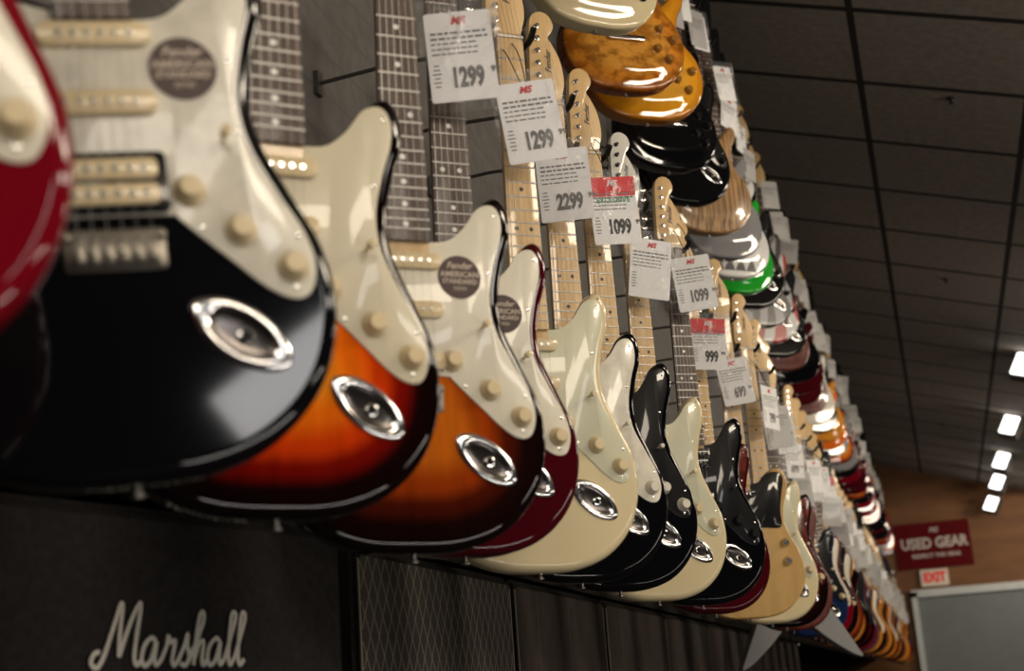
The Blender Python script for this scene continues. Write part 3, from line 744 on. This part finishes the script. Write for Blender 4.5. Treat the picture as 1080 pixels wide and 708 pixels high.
# ------------------------------------------------------------ lower row
GX = -.576; GZ = CAMZ+.186
R, Mp = ROSE, MAPLE
LOW = [ # y, dx, rotdeg, kind, bodymat, guard, board, hw, hh, sticker, label
 (.575, 0, 38, 'strat', DRED, WHITEPL, R, CREAM, 'SSS', 0, 'dark red solid-body guitar with white pickguard'),
 (.900, .034, 36, 'strat', BLK, PEARL, R, CREAM, 'HSS', 1, 'gloss black solid-body guitar, white pickguard with round sticker'),
 (1.165, .015, 42, 'strat', B3, PARCH, R, CREAM, 'SSS', 0, 'orange-red sunburst solid-body guitar with cream pickguard'),
 (1.475, .03, 38, 'strat', B2, WHITEPL, R, CREAM, 'SSS', 1, 'brown sunburst solid-body guitar, white pickguard with round sticker'),
 (1.71, .012, 38, 'strat', WINE, WHITEPL, R, CREAM, 'SSS', 1, 'wine red solid-body guitar with white pickguard'),
 (1.976, .035, 38, 'strat', CRM, MINT, Mp, CREAM, 'SSS', 0, 'cream solid-body guitar with maple neck and pale pickguard'),
 (2.255, .027, 38, 'strat', BLK, PEARL, Mp, WHITEPL, 'SSS', 0, 'black solid-body guitar with white pickguard and maple neck'),
 (2.51, .034, 38, 'strat', BLK, BLACKPL, Mp, WHITEPL, 'SSS', 0, 'black solid-body guitar with black pickguard and maple neck'),
 (2.857, .036, 38, 'strat', CRM, MINT, Mp, CREAM, 'SSS', 0, 'cream solid-body guitar with mint pickguard and maple neck'),
 (3.18, .072, 34, 'strat', BLK, BLACKPL, R, BLACKPL, 'HH', 0, 'all-black solid-body guitar with rosewood fretboard'),
 (3.50, .05, 38, 'strat', WINE, TORT, Mp, WHITEPL, 'SSS', 0, 'wine red guitar with tortoise pickguard and maple neck'),
 (3.88, .085, 28, 'tele', BUTT, BLACKPL, Mp, CHROME, 'SSS', 0, 'butterscotch single-cutaway guitar with black pickguard'),
 (4.28, .095, 34, 'strat', CRM, MINT, Mp, CREAM, 'SSS', 0, 'cream solid-body guitar with pale pickguard'),
 (4.62, .10, 38, 'strat', B2, TORT, R, CREAM, 'SSS', 0, 'dark sunburst guitar with tortoise pickguard'),
 (4.94, .09, 38, 'strat', MAHO, None, R, BLACKPL, 'HH', 0, 'mahogany brown solid-body guitar'),
 (5.40, .055, 30, 'v', SILV, None, R, CHROME, 'SSS', 0, 'silver-grey V-shaped guitar with pointed wings'),
 (5.74, .09, 38, 'strat', BLUE, BLACKPL, Mp, CREAM, 'SSS', 0, 'deep blue solid-body guitar with black pickguard'),
 (6.04, .09, 38, 'strat', DRED, WHITEPL, R, CREAM, 'SSS', 0, 'dark red solid-body guitar with white pickguard'),
 (6.34, .09, 38, 'strat', BLK, BLACKPL, R, CREAM, 'SSS', 0, 'gloss black solid-body guitar'),
 (6.64, .09, 36, 'tele', BO, WHITEPL, Mp, CHROME, 'SSS', 0, 'orange sunburst single-cutaway guitar'),
 (6.94, .08, 38, 'strat', BLUE, BLACKPL, R, CREAM, 'SSS', 0, 'deep blue solid-body guitar with black pickguard'),
]
GL = 'electric guitars hanging in the lower row'
y = 7.24
opts = [(WINE, 'wine red solid-body guitar'), (BLK, 'gloss black solid-body guitar'), (AMBR, 'amber yellow solid-body guitar'), (B3, 'orange-red sunburst solid-body guitar'), (BLK, 'gloss black solid-body guitar'), (BLUE, 'deep blue solid-body guitar'), (B2, 'brown sunburst solid-body guitar'), (MAHO, 'mahogany brown solid-body guitar'), (MAHO, 'mahogany brown solid-body guitar'), (DRED, 'dark red solid-body guitar')]
random.seed(21)
while y < YB-.5:
    m, lb = random.choice(opts)
    LOW.append((y, .06+random.uniform(-.01, .01), 38, random.choice(['strat', 'strat', 'tele', 'lp']), m, random.choice([WHITEPL, BLACKPL, None, BLACKPL]), random.choice([R, Mp]), CREAM, 'SSS', 0, lb))
    y += .32
PRICES = {4: ('1299', 'w'), 5: ('1299', 'w'), 6: ('2299', 'w'), 7: ('1099', 'g'), 8: (None, 'w'), 9: ('1099', 'w'), 10: ('999', 'r'), 11: ('699', 'w'), 12: ('799', 'w'), 13: ('999', 'w'), 14: ('699', 'w'), 15: ('699', 'w')}
TOFF = {4: (-.030, .028, 18, -.05), 5: (-.032, .035, 22, -.12), 6: (-.046, .034, 14, -.03), 7: (-.022, .064, 26, -.04), 8: (-.028, .050, 30, .14), 9: (-.022, .10, 16, -.09), 10: (-.025, .03, 25, .05), 11: (-.05, .01, 24, -.14)}
ZO = {1: -.014, 2: -.010, 3: -.017, 5: -.004, 9: .004}
random.seed(5)
for i, (y, dx, rd, kind, bm_, gd, bo, hw, hh, st, lab) in enumerate(LOW):
    det = 3 if i < 14 else (2 if i < 22 else 1)
    rz = math.radians(rd+(random.uniform(-3, 3) if i > 9 else 0))
    zz = GZ-(.028 if kind == 'v' else 0)+ZO.get(i, 0)
    hm = OLY if i == 8 else None
    sw = {1: -.10}.get(i, -.05 if kind == 'v' else 0)
    guitar(kind, (GX+dx, y, zz), rz, bm_, gd, bo, MAPLE if kind in ('strat', 'tele') else MAHO, det, lab+' hanging on wall', hh, hw, GL, bool(st), 0, hm, pu=(BLACKPL if hw is CHROME else None), swing=sw)
    hx = math.sin(sw)*.822
    hanger((GX+dx+hx*math.cos(rz), y+hx*math.sin(rz), zz+.822), rz, WALLX, 'guitar hangers on the lower rail')
    if i >= 4:
        p, stl = PRICES.get(i, (None, 'w' if i < 30 else 's'))
        if i in (19, 24): stl = 'r'
        ox, oz, fr, ti = TOFF.get(i, (-.02+random.uniform(-.02, .02), .02+random.uniform(-.03, .03), random.uniform(8, 70), random.uniform(-.18, .12)))
        tag((GX+dx+.085+ox, y-.06, GZ+.624+oz), math.radians(fr), p, stl, 'price tags of the lower row', ti, i < 22)
    if i > 10 and i % 3 == 0:
        tag((GX+dx+.08, y+.05, GZ+.56+random.uniform(-.03, .03)), rz+random.uniform(-.4, .3), None, 's', 'price tags of the lower row', random.uniform(-.1, .1), False)

# ------------------------------------------------------------ upper row
UX = -.575; UZ = CAMZ+1.47
UP = [(2.50, 'lp', BLK, 'gloss black'), (2.90, 'lp', CRM, 'cream'), (3.27, 'lp', BF, 'flamed amber maple'), (3.48, 'lp', BG, 'honey yellow'), (3.86, 'lp', BLK, 'gloss black'), (4.18, 'strat', BLK, 'gloss black'), (4.50, 'lp', NAT, 'striped natural wood'),
      (4.80, 'lp', GREY, 'grey'), (5.06, 'lp', TEETH, 'white and black graphic'), (5.28, 'lp', GREEN, 'bright green'), (5.52, 'strat', BLK, 'gloss black'), (5.85, 'strat', BSWIRL, 'grey swirl'), (6.15, 'strat', SWIRL, 'white and red swirl'),
      (6.45, 'strat', BLK, 'gloss black'), (6.75, 'lp', MAHO, 'dark mahogany'), (7.05, 'lp', BLK, 'gloss black'), (7.35, 'lp', WINE, 'wine red'), (7.65, 'strat', WINE, 'wine red'), (7.95, 'lp', MAHO, 'dark mahogany'), (8.30, 'strat', OLY, 'white'), (8.62, 'strat', BLK, 'gloss black'),
      (8.94, 'lp', AMBR, 'amber yellow'), (9.28, 'lp', ORNG, 'orange'), (9.6, 'strat', GREY, 'grey'), (9.95, 'lp', BO, 'orange sunburst'), (10.3, 'strat', GREY, 'grey'), (10.65, 'strat', BLK, 'gloss black'), (11.0, 'strat', DRED, 'dark red')]
y = 11.35
uo = [(BLK, 'gloss black'), (GREY, 'grey'), (DRED, 'dark red'), (BLK, 'gloss black'), (WINE, 'wine red'), (BO, 'orange sunburst'), (BLK, 'gloss black')]
while y < YB-.5:
    m, l = random.choice(uo); UP.append((y, random.choice(['strat', 'lp']), m, l)); y += .34
for i, (y, kind, m, l) in enumerate(UP):
    rz = math.radians(38+random.uniform(-5, 5)); det = 2 if i < 14 else 1; dx = random.uniform(-.012, .012)-(.02 if m is GREEN else 0)
    if m in (TEETH, GREEN, NAT, GREY): det = 1
    guitar(kind, (UX+dx, y, UZ), rz, m, BLACKPL if (kind == 'strat' and m in (BLK,)) else None, R, MAHO if kind == 'lp' else MAPLE, det, l+' electric guitar hanging high on the wall', 'HH', BLACKPL, 'electric guitars hanging in the upper row', knobmat=AMBKNOB if m in (BF, BG) else None)
    hanger((UX+dx, y, UZ+.822), rz, WALLX, 'guitar hangers on the upper rail')
    tag((UX+.065+random.uniform(-.03, .03), y-.05, UZ+.64+random.uniform(-.07, .07)), rz+random.uniform(-.3, 1.0), None, 'w' if i < 12 else 's', 'price tags of the upper row', random.uniform(-.2, .2), False)
    if 1 < i < 12: tag((UX+.05+random.uniform(-.03, .04), y+.10, UZ+.55+random.uniform(-.1, .1)), rz+random.uniform(.3, 1.1), None, 's', 'price tags of the upper row', random.uniform(-.2, .2), False)

# ------------------------------------------------------------ lights
def area(name, loc, target, sx, sy, power, col=(1, .855, .67), roll=0):
    l = bpy.data.lights.new(name, 'AREA'); l.shape = 'RECTANGLE'; l.size = sx; l.size_y = sy; l.energy = power; l.color = col
    o = bpy.data.objects.new(name, l); COL.objects.link(o); o.location = loc
    q = (Vector(target)-Vector(loc)).to_track_quat('-Z', 'Y')
    o.rotation_euler = (q.to_matrix() @ Matrix.Rotation(roll, 3, 'Z')).to_euler()
    return o
area('overhead_light', (2.0, -.8, 2.95), (-.6, 1.2, 1.5), 1.2, .5, 36)
area('overhead_light', (.5, -2.5, 3.0), (-.5, 2.2, 1.8), 1.9, 1.0, 40, (1, .89, .76))  # added fill for the price tags and guitar faces, no fitting modelled
area('body_highlight_light', (2.86, -1.85, 2.44), (-.5, 1.0, 1.35), 1.1, .24, 7, (1, .97, .95), .62)  # added unseen source, placed to mirror as a highlight on the black body
area('overhead_light', (2.6, 2.0, 2.95), (-.6, 2.6, 1.6), 1.2, .3, 41)
area('overhead_light', (2.4, 4.8, 2.95), (-.6, 5.8, 1.7), 1.2, .3, 49)
area('overhead_light', (2.4, 8.4, 2.95), (-.6, 9.5, 1.7), 1.2, .3, 49)
area('overhead_light', (2.4, 12.5, 2.95), (-.6, 13.5, 1.7), 1.2, .3, 49)
area('overhead_light', (2.6, 16.0, 2.95), (0, 18.5, 1.6), 1.0, .3, 48)
area('rim_streak_light', (4.4, 1.5, 1.0), (-.6, 1.8, 1.4), 2.6, .12, 14, (1, .9, .78))  # added strip for streaks on the right-hand bevels, no counter stands here
area('low_streak_light', (1.5, .3, .35), (-.5, 1.4, 1.25), 1.8, .08, 11, (1, .92, .85))  # added low strip for streaks along the bottom rims, no display case
for yy in (1, 5, 9, 13, 17):
    area('ceiling_fill_light', (2.0, yy, 2.1), (.7, yy, 3.4), .8, .3, 10, (1, .91, .80))  # added fill that brightens the ceiling, no fixture hangs here
w = bpy.data.worlds.new('world'); bpy.context.scene.world = w; w.use_nodes = True
w.node_tree.nodes['Background'].inputs['Color'].default_value = (.9, .8, .68, 1); w.node_tree.nodes['Background'].inputs['Strength'].default_value = .05

# ------------------------------------------------------------ camera
cam = bpy.data.cameras.new('camera'); co = bpy.data.objects.new('camera', cam); COL.objects.link(co)
rgt = Vector((.955, .2886, -.0676)).normalized(); fwd = Vector((-.263, .9311, .253)).normalized()
up = rgt.cross(fwd).normalized(); rgt = fwd.cross(up).normalized()
M = Matrix(((rgt.x, up.x, -fwd.x, 0), (rgt.y, up.y, -fwd.y, 0), (rgt.z, up.z, -fwd.z, CAMZ), (0, 0, 0, 1)))
co.matrix_world = M
cam.lens = 50; cam.sensor_width = 36; cam.clip_start = .05
cam.dof.use_dof = True; cam.dof.focus_distance = 2.7; cam.dof.aperture_fstop = 5.0
bpy.context.scene.camera = co
